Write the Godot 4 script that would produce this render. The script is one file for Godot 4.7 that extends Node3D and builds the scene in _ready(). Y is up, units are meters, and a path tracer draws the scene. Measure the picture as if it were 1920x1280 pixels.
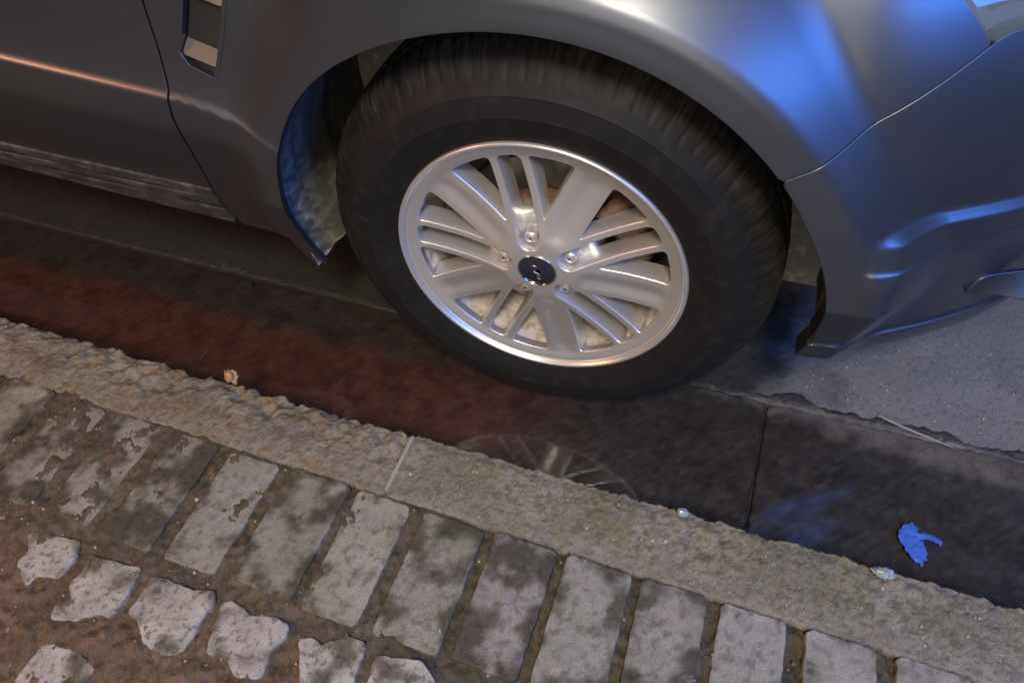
extends Node3D
# A wheel and front wing of a parked car at a wet gutter, at night.
# World: x runs along the kerb (car faces +x), y up, z towards the footway. Units are metres.

const WH := 0.335          # height of the wheel centre
const KH := 0.10           # top of the kerb above the water in the gutter
var M := {}
var rng := RandomNumberGenerator.new()
var nz := {}

# ------------------------------------------------------------------ meshing helpers
class Shell:
	# a sheet over a 2D region sd(p) > 0, lifted by pos(p), with a rounded, turned-in rim
	var V := PackedVector3Array()
	var N := PackedVector3Array()
	var UV := PackedVector2Array()
	var C := PackedColorArray()
	var I := PackedInt32Array()
	var sd: Callable
	var pos: Callable
	var col = null
	var prof := []
	var down = null
	var mirror := false
	var rims := {}
	var cuts := {}
	const E := 0.0008
	func norm(p: Vector2) -> Vector3:
		var o: Vector3 = pos.call(p)
		var a: Vector3 = pos.call(p + Vector2(E, 0)) - o
		var b: Vector3 = pos.call(p + Vector2(0, E)) - o
		return (b.cross(a) if mirror else a.cross(b)).normalized()
	func vert(p: Vector2) -> int:
		V.append(pos.call(p)); N.append(norm(p)); UV.append(p)
		C.append(col.call(p) if col != null else Color.WHITE)
		return V.size() - 1
	func cut(a: Vector2, b: Vector2, da: float, db: float, key: int) -> int:
		if cuts.has(key):
			return cuts[key]
		var t := da / (da - db)
		var p := a.lerp(b, t)
		var dm: float = sd.call(p)
		if dm > 0.0 and db < dm:
			t = t + (1.0 - t) * dm / (dm - db)
		elif dm < 0.0 and da > dm:
			t = t * da / (da - dm)
		p = a.lerp(b, clampf(t, 0.02, 0.98))
		cuts[key] = vert(p)
		return cuts[key]
	func rim(k: int) -> Array:
		if rims.has(k):
			return rims[k]
		var p := UV[k]
		var g := Vector2(sd.call(p + Vector2(E, 0)) - sd.call(p - Vector2(E, 0)), sd.call(p + Vector2(0, E)) - sd.call(p - Vector2(0, E))).normalized()
		var n := N[k]
		var out3: Vector3 = (pos.call(p - g * E) - V[k]).normalized()
		var list := [k]
		for q in prof:
			var p2: Vector2 = p - g * q[0]
			V.append(pos.call(p2) + (down * q[1] if down != null else -n * q[1]))
			N.append((n * cos(q[2]) + out3 * sin(q[2])).normalized())
			UV.append(p2)
			C.append(C[k])
			list.append(V.size() - 1)
		rims[k] = list
		return list
	func run(x0: float, x1: float, nx: int, y0: float, y1: float, ny: int) -> ArrayMesh:
		var dx := (x1 - x0) / nx
		var dy := (y1 - y0) / ny
		var w := nx + 1
		var vals := PackedFloat32Array(); vals.resize(w * (ny + 1))
		var ids := PackedInt32Array(); ids.resize(w * (ny + 1)); ids.fill(-1)
		for j in ny + 1:
			for i in w:
				vals[j * w + i] = sd.call(Vector2(x0 + dx * i, y0 + dy * j))
		for j in ny:
			for i in nx:
				var k := [j * w + i, j * w + i + 1, (j + 1) * w + i + 1, (j + 1) * w + i]
				var inside := 0
				for q in 4:
					if vals[k[q]] > 0.0: inside += 1
				if inside == 0: continue
				var pts := [Vector2(x0 + dx * i, y0 + dy * j), Vector2(x0 + dx * (i + 1), y0 + dy * j), Vector2(x0 + dx * (i + 1), y0 + dy * (j + 1)), Vector2(x0 + dx * i, y0 + dy * (j + 1))]
				var poly := []
				var leaves := []
				for q in 4:
					var r := (q + 1) % 4
					var a: float = vals[k[q]]
					var b: float = vals[k[r]]
					if a > 0.0:
						if ids[k[q]] < 0: ids[k[q]] = vert(pts[q])
						poly.append(ids[k[q]]); leaves.append(0)
					if (a > 0.0) != (b > 0.0):
						var lo: int = mini(k[q], k[r])
						var key: int = lo * 2 + (0 if absi(k[q] - k[r]) == 1 else 1)
						if a > 0.0:
							poly.append(cut(pts[q], pts[r], a, b, key)); leaves.append(1)
						else:
							poly.append(cut(pts[r], pts[q], b, a, key)); leaves.append(2)
				for q in range(1, poly.size() - 1):
					tri(poly[0], poly[q], poly[q + 1])
				if prof.size():
					for q in poly.size():
						var r := (q + 1) % poly.size()
						if leaves[q] == 1 and leaves[r] == 2:
							var A := rim(poly[q])
							var B := rim(poly[r])
							for m in A.size() - 1:
								tri(A[m], A[m + 1], B[m + 1]); tri(A[m], B[m + 1], B[m])
		return bake()
	func tri(a: int, b: int, c: int) -> void:
		I.append(a); I.append(b if mirror else c); I.append(c if mirror else b)
	func bake() -> ArrayMesh:
		var m := ArrayMesh.new()
		if I.is_empty(): return m
		var arr := []; arr.resize(Mesh.ARRAY_MAX)
		arr[Mesh.ARRAY_VERTEX] = V; arr[Mesh.ARRAY_NORMAL] = N; arr[Mesh.ARRAY_TEX_UV] = UV; arr[Mesh.ARRAY_COLOR] = C; arr[Mesh.ARRAY_INDEX] = I
		m.add_surface_from_arrays(Mesh.PRIMITIVE_TRIANGLES, arr)
		return m

func sheet(sd: Callable, pos: Callable, box: Rect2, cell: float, prof := [], col = null, down = null, mirror := false, cell_y := 0.0) -> ArrayMesh:
	var s := Shell.new()
	s.mirror = mirror
	s.down = down
	s.sd = sd; s.pos = pos; s.prof = prof; s.col = col
	var a := box.position; var b := box.end
	return s.run(a.x, b.x, maxi(2, int(ceil((b.x - a.x) / cell))), a.y, b.y, maxi(2, int(ceil((b.y - a.y) / (cell_y if cell_y > 0.0 else cell)))))

# a grid of points f(i, j); N = dU x dV; wrap closes it along i
func grid(nu: int, nv: int, f: Callable, wrap := false, col = null, flip := false) -> ArrayMesh:
	var V := PackedVector3Array(); var N := PackedVector3Array(); var UV := PackedVector2Array(); var C := PackedColorArray(); var I := PackedInt32Array()
	for j in nv:
		for i in nu:
			V.append(f.call(i, j))
			UV.append(Vector2(float(i) / nu, float(j) / nv))
			C.append(col.call(i, j) if col != null else Color.WHITE)
	for j in nv:
		for i in nu:
			var i0 := (i - 1 + nu) % nu if wrap else maxi(i - 1, 0)
			var i1 := (i + 1) % nu if wrap else mini(i + 1, nu - 1)
			var n := (V[j * nu + i1] - V[j * nu + i0]).cross(V[mini(j + 1, nv - 1) * nu + i] - V[maxi(j - 1, 0) * nu + i])
			N.append((-n if flip else n).normalized())
	for j in nv - 1:
		for i in (nu if wrap else nu - 1):
			var a := j * nu + i; var b := j * nu + (i + 1) % nu; var c := (j + 1) * nu + (i + 1) % nu; var d := (j + 1) * nu + i
			if flip: I.append_array([a, b, c, a, c, d])
			else: I.append_array([a, c, b, a, d, c])
	var m := ArrayMesh.new(); var arr := []; arr.resize(Mesh.ARRAY_MAX)
	arr[Mesh.ARRAY_VERTEX] = V; arr[Mesh.ARRAY_NORMAL] = N; arr[Mesh.ARRAY_TEX_UV] = UV; arr[Mesh.ARRAY_COLOR] = C; arr[Mesh.ARRAY_INDEX] = I
	m.add_surface_from_arrays(Mesh.PRIMITIVE_TRIANGLES, arr)
	return m

# turn a profile of (radius, z) round the z axis; the profile runs so that its left side is the outside
func lathe(p: Array, segs := 96, a0 := 0.0, a1 := TAU) -> ArrayMesh:
	var full := absf(a1 - a0 - TAU) < 0.001
	var n := segs if full else segs + 1
	return grid(n, p.size(), func(i: int, j: int):
		var a := a0 + (a1 - a0) * i / segs
		return Vector3(p[j].x * cos(a), p[j].x * sin(a), p[j].y), full, null, false)

func tube(pts: Array, rad: Array, sides := 8) -> ArrayMesh:
	return grid(sides, pts.size(), func(i: int, j: int):
		var t: Vector3 = (pts[mini(j + 1, pts.size() - 1)] - pts[maxi(j - 1, 0)]).normalized()
		var u := t.cross(Vector3.UP if absf(t.y) < 0.9 else Vector3.RIGHT).normalized()
		var v := u.cross(t)
		var a := TAU * i / sides
		return pts[j] + (u * cos(a) + v * sin(a)) * rad[j], true, null, true)

func rbox(size: Vector3, b := 0.004) -> ArrayMesh:
	# a box with chamfered edges
	var st := SurfaceTool.new(); st.begin(Mesh.PRIMITIVE_TRIANGLES)
	st.set_smooth_group(-1)
	var h := size / 2
	b = minf(b, minf(h.x, minf(h.y, h.z)) * 0.9)
	var quad := func(a: Vector3, bb: Vector3, c: Vector3, d: Vector3):
		var n := (bb - a).cross(c - a)
		if n.dot(a + bb + c + d) < 0.0:
			var t = bb; bb = d; d = t
		for q in [a, c, bb, a, d, c]: st.add_vertex(q)
	for ax in 3:
		var u := (ax + 1) % 3; var w := (ax + 2) % 3
		for s in [-1.0, 1.0]:
			var f := []
			for q in [[-1, -1], [1, -1], [1, 1], [-1, 1]]:
				var p := Vector3(); p[ax] = s * h[ax]; p[u] = q[0] * (h[u] - b); p[w] = q[1] * (h[w] - b); f.append(p)
			quad.call(f[0], f[1], f[2], f[3])
		for s in [-1.0, 1.0]:
			for t in [-1.0, 1.0]:
				var f := []
				for q in [[0, -1], [0, 1], [1, 1], [1, -1]]:
					var p := Vector3(); p[ax] = q[1] * (h[ax] - b)
					p[u] = s * (h[u] - (b if q[0] == 1 else 0.0)); p[w] = t * (h[w] - (0.0 if q[0] == 1 else b)); f.append(p)
				quad.call(f[0], f[1], f[2], f[3])
	for sx in [-1.0, 1.0]:
		for sy in [-1.0, 1.0]:
			for sz in [-1.0, 1.0]:
				var a := Vector3(sx * h.x, sy * (h.y - b), sz * (h.z - b)); var c := Vector3(sx * (h.x - b), sy * h.y, sz * (h.z - b)); var d := Vector3(sx * (h.x - b), sy * (h.y - b), sz * h.z)
				if (c - a).cross(d - a).dot(a) > 0: for q in [a, d, c]: st.add_vertex(q)
				else: for q in [a, c, d]: st.add_vertex(q)
	st.generate_normals()
	return st.commit()

# ------------------------------------------------------------------ scene helpers
func put(called: String, mesh: Mesh, mat: Material, parent: Node = self, at := Vector3.ZERO) -> MeshInstance3D:
	var o := MeshInstance3D.new()
	o.name = called; o.mesh = mesh; o.material_override = mat
	o.cast_shadow = GeometryInstance3D.SHADOW_CASTING_SETTING_ON
	parent.add_child(o, true)
	o.position = at
	return o

func base(called: String, at := Vector3.ZERO) -> Node3D:
	var o := Node3D.new(); o.name = called; add_child(o, true); o.position = at
	return o

func tag(o: Node, label: String, category := "", group := "", kind := "") -> Node:
	if label: o.set_meta("label", label)
	if category: o.set_meta("category", category)
	if group: o.set_meta("group", group)
	if kind: o.set_meta("kind", kind)
	return o

func structure(o: Node, label: String) -> Node:
	o.set_meta("kind", "structure"); o.set_meta("label", label)
	return o

func noise(seed_: int, freq: float, oct := 3) -> FastNoiseLite:
	var key := "%d/%f/%d" % [seed_, freq, oct]
	if not nz.has(key):
		var n := FastNoiseLite.new()
		n.noise_type = FastNoiseLite.TYPE_SIMPLEX_SMOOTH; n.seed = seed_; n.frequency = freq; n.fractal_octaves = oct
		nz[key] = n
	return nz[key]

func layer(seed_: int, freq: float, oct: int, size: int) -> PackedByteArray:
	var im := noise(seed_, freq, oct).get_seamless_image(size, size)
	im.convert(Image.FORMAT_L8)
	return im.get_data()

func to_byte(x: float) -> int:
	return int(clampf(255.0 * pow(maxf(x, 0.0), 1.0 / 2.2), 0, 255))

# colours are linear; coarse noise mixes c0 and c1, mid noise above lo..hi lays c2 over them, fine noise adds grain
func mat_tex(seed_: int, c0: Color, c1: Color, c2: Color, lo: float, hi: float, grain: float, size := 512, fc := 0.006, fm := 0.02, ff := 0.25) -> Array:
	var a := layer(seed_, fc, 4, size); var b := layer(seed_ + 1, fm, 4, size); var c := layer(seed_ + 2, ff, 2, size)
	var px := PackedByteArray(); px.resize(size * size * 3)
	var hp := PackedByteArray(); hp.resize(size * size)
	for i in size * size:
		var t := a[i] / 255.0; var m := smoothstep(lo, hi, b[i] / 255.0); var g := 1.0 + grain * (c[i] / 127.5 - 1.0)
		px[i * 3] = to_byte(lerpf(lerpf(c0.r, c1.r, t), c2.r, m) * g)
		px[i * 3 + 1] = to_byte(lerpf(lerpf(c0.g, c1.g, t), c2.g, m) * g)
		px[i * 3 + 2] = to_byte(lerpf(lerpf(c0.b, c1.b, t), c2.b, m) * g)
		hp[i] = clampi(int(0.35 * b[i] + 0.65 * c[i]), 0, 255)
	var im := Image.create_from_data(size, size, false, Image.FORMAT_RGB8, px)
	var hm := Image.create_from_data(size, size, false, Image.FORMAT_L8, hp)
	return [ImageTexture.create_from_image(im), ImageTexture.create_from_image(hm)]

func smat(called: String, color: Color, rough: float, metal := 0.0, tex = null, scale := 2.0, relief := 0.0) -> StandardMaterial3D:
	# colour is linear
	var m := StandardMaterial3D.new()
	m.resource_name = called
	m.albedo_color = color.linear_to_srgb() if tex == null else Color.WHITE
	m.roughness = rough; m.metallic = metal
	m.vertex_color_use_as_albedo = true
	if tex != null:
		m.albedo_color = color.linear_to_srgb()
		m.albedo_texture = tex[0]
		m.uv1_triplanar = true; m.uv1_world_triplanar = true; m.uv1_scale = Vector3.ONE * scale
		if relief > 0.0:
			m.heightmap_enabled = true; m.heightmap_texture = tex[1]; m.heightmap_scale = relief
	M[called] = m
	return m

func lin(r: float, g: float, b: float) -> Color:
	return Color(r, g, b)

# smooth curve through (t, value) points
func curve(p: Array, t: float) -> float:
	var n := p.size()
	if t <= p[0].x: return p[0].y
	if t >= p[n - 1].x: return p[n - 1].y
	var i := 0
	while t > p[i + 1].x: i += 1
	var a: Vector2 = p[i]; var b: Vector2 = p[i + 1]
	var h := b.x - a.x; var s := (b.y - a.y) / h
	var m0 := s; var m1 := s
	if i > 0:
		m0 = (b.y - p[i - 1].y) / (b.x - p[i - 1].x)
	if i < n - 2:
		m1 = (p[i + 2].y - a.y) / (p[i + 2].x - a.x)
	var x := (t - a.x) / h
	var x2 := x * x; var x3 := x2 * x
	return (2 * x3 - 3 * x2 + 1) * a.y + (x3 - 2 * x2 + x) * h * m0 + (-2 * x3 + 3 * x2) * b.y + (x3 - x2) * h * m1

func smin(a: float, b: float, k: float) -> float:
	var h := maxf(k - absf(a - b), 0.0) / k
	return minf(a, b) - h * h * k * 0.25

func smax(a: float, b: float, k: float) -> float:
	return -smin(-a, -b, k)

func sd_poly(p: Vector2, v: PackedVector2Array) -> float:   # positive inside
	var d := (p - v[0]).length_squared(); var s := 1.0
	var j := v.size() - 1
	for i in v.size():
		var e := v[j] - v[i]; var w := p - v[i]
		var b := w - e * clampf(w.dot(e) / e.dot(e), 0.0, 1.0)
		d = minf(d, b.length_squared())
		var c1 := p.y >= v[i].y; var c2 := p.y < v[j].y; var c3 := e.x * w.y > e.y * w.x
		if (c1 and c2 and c3) or (not c1 and not c2 and not c3): s = -s
		j = i
	return -s * sqrt(d)

func sd_box(p: Vector2, c: Vector2, h: Vector2, r: float) -> float:   # positive inside
	var q := (p - c).abs() - h + Vector2(r, r)
	return r - (q.max(Vector2.ZERO).length() + minf(maxf(q.x, q.y), 0.0))

func round_rim(r: float, depth: float, steps := 3) -> Array:
	var a := []
	for k in range(1, steps + 1):
		var t := PI / 2 * k / steps
		a.append([r * sin(t), r * (1 - cos(t)), t])
	a.append([r, depth, PI / 2])
	return a

# ------------------------------------------------------------------ run
func _ready() -> void:
	rng.seed = 7
	view_and_light()
	materials()
	road()
	gutter()
	kerb()
	footway()
	car()
	litter()

func view_and_light() -> void:
	var cam := Camera3D.new(); cam.name = "camera"; add_child(cam)
	cam.fov = 50.28; cam.near = 0.02; cam.far = 200.0
	cam.transform = Transform3D(Basis(Vector3(0.94304, -0.04037, -0.33021), Vector3(-0.23065, 0.63595, -0.73646), Vector3(0.23973, 0.77068, 0.59041)).orthonormalized(), Vector3(0.2419, 1.083, 0.7073))
	cam.current = true
	var env := Environment.new()
	var sky := ProceduralSkyMaterial.new()
	sky.sky_top_color = lin(0.050, 0.048, 0.050).linear_to_srgb()
	sky.sky_horizon_color = lin(0.085, 0.066, 0.052).linear_to_srgb()
	sky.ground_horizon_color = lin(0.05, 0.04, 0.032).linear_to_srgb()
	sky.ground_bottom_color = lin(0.03, 0.026, 0.022).linear_to_srgb()
	sky.sky_energy_multiplier = 1.0; sky.ground_energy_multiplier = 1.0
	env.background_mode = Environment.BG_SKY
	env.sky = Sky.new(); env.sky.sky_material = sky
	env.background_energy_multiplier = 1.0
	env.tonemap_mode = Environment.TONE_MAPPER_LINEAR
	env.tonemap_exposure = 1.0
	env.sdfgi_enabled = true; env.ssao_enabled = true; env.ssil_enabled = true
	var we := WorldEnvironment.new(); we.name = "environment"; we.environment = env; add_child(we)
	street_lamp(Vector3(0.60, 3.1, 1.95), 12.0)
	light_sign("wide blue glowing sign box on a grey post ahead of the car", Vector3(2.35, 2.0, 0.95), Vector3(0.60, 0.40, -0.20), Color(0.26, 0.54, 1.0), 5.6, 1.1, Vector2(1.5, 0.7))
	light_sign("small amber glowing sign box on a grey post beside the rear door", Vector3(-2.5, 1.95, 1.55), Vector3(-0.6, 0.3, 0.1), Color(1.0, 0.70, 0.53), 2.9, 1.2, Vector2(0.72, 0.46))
	shop_front(2.2)

func glow_mat(called: String, c: Color, e: float) -> StandardMaterial3D:
	var m := StandardMaterial3D.new(); m.resource_name = called
	m.albedo_color = Color(0.8, 0.8, 0.8); m.emission_enabled = true; m.emission = c; m.emission_energy_multiplier = e
	return m

func street_lamp(at: Vector3, energy: float) -> void:
	var t := base("street_lamp", Vector3(at.x - 1.6, KH, 3.0))
	tag(t, "tall grey street lamp with a curved arm reaching over the parked car", "street lamp")
	var metal := smat("lamp_metal", lin(0.12, 0.12, 0.12), 0.5, 0.6)
	var h := at.y - KH
	put("pole", tube([Vector3(0, 0, 0), Vector3(0, 0.8, 0), Vector3(0, 0.82, 0), Vector3(0, h - 0.5, 0)], [0.08, 0.075, 0.05, 0.04], 16), metal, t)
	var arm := []
	var rad := []
	for k in 13:
		var a := PI / 2 * k / 12.0
		arm.append(Vector3(1.6 * (1 - cos(a)), h - 0.5 + 0.62 * sin(a), -(1 - cos(a)) * (3.0 - at.z - 0.25))); rad.append(0.035)
	put("arm", tube(arm, rad, 12), metal, t)
	var head := put("lamp_head", rbox(Vector3(0.56, 0.10, 1.02), 0.02), metal, t, Vector3(1.6, h + 0.09, at.z - 3.0))
	put("lamp_lens", rbox(Vector3(0.46, 0.02, 0.9), 0.005), glow_mat("lamp_glow", Color(1.0, 0.93, 0.84), 6.0), head, Vector3(0, -0.055, 0))
	var l := AreaLight3D.new(); l.name = "lamp_light"; l.area_size = Vector2(0.46, 0.9)
	l.light_color = Color(1.0, 0.95, 0.86); l.light_energy = energy; l.shadow_enabled = true; l.area_range = 30.0; l.area_attenuation = 2.0
	add_child(l); l.position = at + Vector3(0, -0.05, 0); l.rotation = Vector3(-PI / 2, 0, 0)

func light_sign(label: String, at: Vector3, aim_at: Vector3, color: Color, energy: float, glow: float, size: Vector2) -> void:
	var t := base("light_sign", Vector3(at.x + 0.25, KH, at.z + 1.2))
	tag(t, label, "light sign")
	var metal: Material = M.lamp_metal
	var h := at.y - KH
	var aim := (aim_at - at).normalized()
	var b := Basis.looking_at(aim, Vector3.UP)
	put("post", tube([Vector3(0, 0, 0), Vector3(0, h + 0.25, 0)], [0.03, 0.03], 12), metal, t)
	put("bracket", tube([Vector3(0, h + 0.2, 0), at - aim * 0.08 - t.position], [0.015, 0.015], 8), metal, t)
	var box := put("sign_box", rbox(Vector3(size.x + 0.06, size.y + 0.06, 0.1), 0.01), metal, t, at - aim * 0.06 - t.position)
	box.basis = b
	put("sign_face", rbox(Vector3(size.x, size.y, 0.012), 0.003), glow_mat("sign_glow", color, glow), box, Vector3(0, 0, -0.054))
	var l := AreaLight3D.new(); l.name = "sign_light"; l.area_size = size
	l.light_color = color; l.light_energy = energy; l.shadow_enabled = true; l.area_range = 30.0; l.area_attenuation = 2.0
	add_child(l); l.position = at + aim * 0.02; l.basis = b

func shop_front(energy: float) -> void:
	var t := base("shop_front", Vector3(0.2, KH, 3.4))
	tag(t, "plain plastered shop front with one wide lit window", "building")
	var wall := smat("plaster", lin(0.16, 0.14, 0.12), 0.9)
	put("wall", rbox(Vector3(3.0, 3.6, 0.25), 0.01), wall, t, Vector3(-2.8, 1.8, 0.12))
	put("wall", rbox(Vector3(3.0, 3.6, 0.25), 0.01), wall, t, Vector3(2.8, 1.8, 0.12))
	put("wall", rbox(Vector3(2.6, 1.1, 0.25), 0.01), wall, t, Vector3(0, 3.05, 0.12))
	put("wall", rbox(Vector3(2.6, 0.6, 0.25), 0.01), wall, t, Vector3(0, 0.3, 0.12))
	put("window_light", rbox(Vector3(2.6, 1.9, 0.02), 0.004), glow_mat("shop_glow", Color(1.0, 0.93, 0.85), 0.55), t, Vector3(0, 1.55, 0.16))
	for x in [-1.27, 0.0, 1.27]: put("window_frame", rbox(Vector3(0.06, 1.9, 0.06), 0.005), M.lamp_metal, t, Vector3(x, 1.55, 0.08))
	var l := AreaLight3D.new(); l.name = "window_lamp"; l.area_size = Vector2(2.5, 1.8)
	l.light_color = Color(1.0, 0.965, 0.91); l.light_energy = energy; l.shadow_enabled = true; l.area_range = 30.0; l.area_attenuation = 2.0
	add_child(l); l.position = t.position + Vector3(0, 1.55, -0.02)

func materials() -> void:
	smat("paver", lin(1, 1, 1), 0.75, 0.0, mat_tex(11, lin(0.17, 0.164, 0.150), lin(0.245, 0.238, 0.222), lin(0.125, 0.120, 0.108), 0.50, 0.8, 0.42, 512, 0.006, 0.05, 0.35), 1.7, 0.07)
	smat("cobble", lin(1, 1, 1), 0.8, 0.0, mat_tex(21, lin(0.22, 0.212, 0.205), lin(0.36, 0.35, 0.345), lin(0.12, 0.115, 0.112), 0.52, 0.78, 0.40, 512, 0.012, 0.06, 0.35), 2.3, 0.10)
	smat("kerb", lin(1, 1, 1), 0.85, 0.0, mat_tex(31, lin(0.130, 0.118, 0.094), lin(0.205, 0.188, 0.156), lin(0.10, 0.092, 0.066), 0.5, 0.8, 0.55, 512, 0.006, 0.04, 0.3), 2.0, 0.14)
	smat("dirt", lin(1, 1, 1), 0.8, 0.0, mat_tex(41, lin(0.073, 0.053, 0.039), lin(0.147, 0.105, 0.074), lin(0.053, 0.046, 0.034), 0.5, 0.72, 0.55, 512, 0.006, 0.05, 0.3), 2.1, 0.14)
	smat("slab", lin(1, 1, 1), 0.55, 0.0, mat_tex(51, lin(0.081, 0.073, 0.066), lin(0.125, 0.113, 0.104), lin(0.062, 0.055, 0.049), 0.4, 0.8, 0.35), 1.4)
	smat("asphalt", lin(1, 1, 1), 0.8, 0.0, mat_tex(61, lin(0.118, 0.117, 0.116), lin(0.16, 0.159, 0.158), lin(0.08, 0.079, 0.078), 0.62, 0.85, 0.50, 512, 0.008, 0.09, 0.4), 1.9, 0.09)
	smat("tar", lin(1, 1, 1), 0.6, 0.0, mat_tex(71, lin(0.018, 0.018, 0.018), lin(0.035, 0.033, 0.032), lin(0.05, 0.045, 0.04), 0.6, 0.8, 0.4), 3.0)
	smat("rubber", lin(1, 1, 1), 0.62, 0.0, mat_tex(81, lin(0.024, 0.024, 0.026), lin(0.040, 0.039, 0.039), lin(0.060, 0.055, 0.050), 0.55, 0.85, 0.3), 3.0)
	smat("liner", lin(1, 1, 1), 0.75, 0.0, mat_tex(91, lin(0.19, 0.182, 0.155), lin(0.27, 0.26, 0.225), lin(0.40, 0.39, 0.36), 0.55, 0.8, 0.3), 2.5)
	M.rubber.metallic_specular = 0.32
	var paint := smat("paint", lin(0.084, 0.095, 0.117), 0.45, 0.85)
	paint.clearcoat_enabled = true; paint.clearcoat = 0.7; paint.clearcoat_roughness = 0.27
	smat("plastic", lin(0.020, 0.020, 0.021), 0.5)
	smat("alloy", lin(0.68, 0.675, 0.665), 0.34, 0.75)
	smat("barrel", lin(1, 1, 1), 0.5, 0.35, mat_tex(101, lin(0.76, 0.74, 0.69), lin(0.66, 0.60, 0.50), lin(0.26, 0.17, 0.10), 0.42, 0.95, 0.15), 4.0)
	smat("rust", lin(1, 1, 1), 0.75, 0.2, mat_tex(111, lin(0.16, 0.085, 0.05), lin(0.10, 0.05, 0.03), lin(0.22, 0.14, 0.09), 0.5, 0.8, 0.3), 5.0)
	smat("disc", lin(0.25, 0.23, 0.21), 0.4, 0.9)
	smat("chrome", lin(0.72, 0.72, 0.72), 0.14, 1.0)
	smat("cap", lin(0.018, 0.019, 0.032), 0.25)
	smat("emblem", lin(0.6, 0.6, 0.62), 0.2, 1.0)
	smat("patch_blue", lin(0.05, 0.13, 0.50), 0.35)
	smat("leaf", lin(0.36, 0.23, 0.10), 0.7)
	smat("twig", lin(0.24, 0.23, 0.20), 0.8)
	smat("grit", lin(0.3, 0.28, 0.25), 0.6)
	var w := StandardMaterial3D.new(); w.resource_name = "water"
	w.transparency = BaseMaterial3D.TRANSPARENCY_ALPHA
	w.albedo_color = Color(0.16, 0.11, 0.09, 0.12); w.roughness = 0.02; w.metallic_specular = 0.5
	M.water = w
	var g := StandardMaterial3D.new(); g.resource_name = "glass"
	g.transparency = BaseMaterial3D.TRANSPARENCY_ALPHA
	g.albedo_color = Color(0.75, 0.82, 0.85, 0.12); g.roughness = 0.03
	M.glass = g
	var wg: StandardMaterial3D = g.duplicate(); wg.resource_name = "window_glass"; wg.albedo_color = Color(0.02, 0.025, 0.025, 0.85)
	M.window_glass = wg

# ------------------------------------------------------------------ ground
func road() -> void:
	var r := structure(base("road"), "grey asphalt carriageway under and in front of the car")
	var n := noise(3, 60.0, 3); var n2 := noise(4, 4.0, 2)
	var near := func(i: int, j: int):
		var x := -1.8 + 3.6 * i / 600.0; var z := -0.118 - 1.2 * j / 200.0
		if j == 0: return Vector3(x, -0.03, z)
		if j == 1: z = -0.126 + 0.006 * n.get_noise_2d(x * 0.6, 3.0)
		return Vector3(x, 0.0020 * n.get_noise_2d(x, z) + 0.004 * n2.get_noise_2d(x, z) + 0.004 - 0.012 * (z + 0.13), z)
	var damp_shade := func(i: int, j: int):  # wet tone plus the shade under the car, painted into the asphalt colour
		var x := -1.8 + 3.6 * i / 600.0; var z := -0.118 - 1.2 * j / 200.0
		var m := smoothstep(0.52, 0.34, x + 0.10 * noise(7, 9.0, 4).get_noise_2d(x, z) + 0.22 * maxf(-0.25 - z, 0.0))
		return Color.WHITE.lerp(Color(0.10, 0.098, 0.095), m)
	put("surface", grid(601, 201, near, false, damp_shade, false), M.asphalt, r)
	var big := func(i: int, j: int):
		var x: float = [-60.0, -20.0, -6.0, -1.8, 1.8, 6.0, 20.0, 60.0][i]
		var z: float = [-0.13, -1.3, -3.0, -8.0, -30.0][j]
		return Vector3(x, -0.012 if j == 0 else 0.002 - 0.012 * maxf(z + 0.13, -3.0), z)
	put("surface", grid(8, 5, big, false, null, false), M.asphalt, r)
	# poured joint between asphalt and gutter slabs
	var jn := noise(9, 14.0, 3)
	var strip := func(i: int, j: int):
		var x := -1.8 + 3.6 * i / 400.0
		var wdt := 0.018 + 0.030 * maxf(0.0, jn.get_noise_2d(x * 0.6, 0.3) + 0.1) + 0.004 * noise(10, 90.0, 2).get_noise_2d(x, 0.0)
		var t := float(j) / 7.0
		var z := -0.123 - wdt * t
		return Vector3(x, (0.0095 * sin(PI * (0.10 + 0.8 * t)) - 0.0012) * (0.25 + 0.75 * smoothstep(0.25, 0.5, x)) + 0.004 * (0.4 + 0.6 * smoothstep(0.25, 0.5, x)) * jn.get_noise_2d(x * 4.0, z * 8.0) - 0.012 * (z + 0.13), z)
	var tj := put("joint_filler", grid(401, 8, strip, false, null, false), M.tar, r)
	tag(tj, "ragged dark tar filling along the asphalt edge")

func slab_y(x: float, z: float) -> float:
	return -0.0045 - 0.075 * (z + 0.05) + 0.020 * (x - 0.35) * (1.0 if x > 0.2 else 0.35) - (0.0 if x > 0.2 else 0.002)

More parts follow.
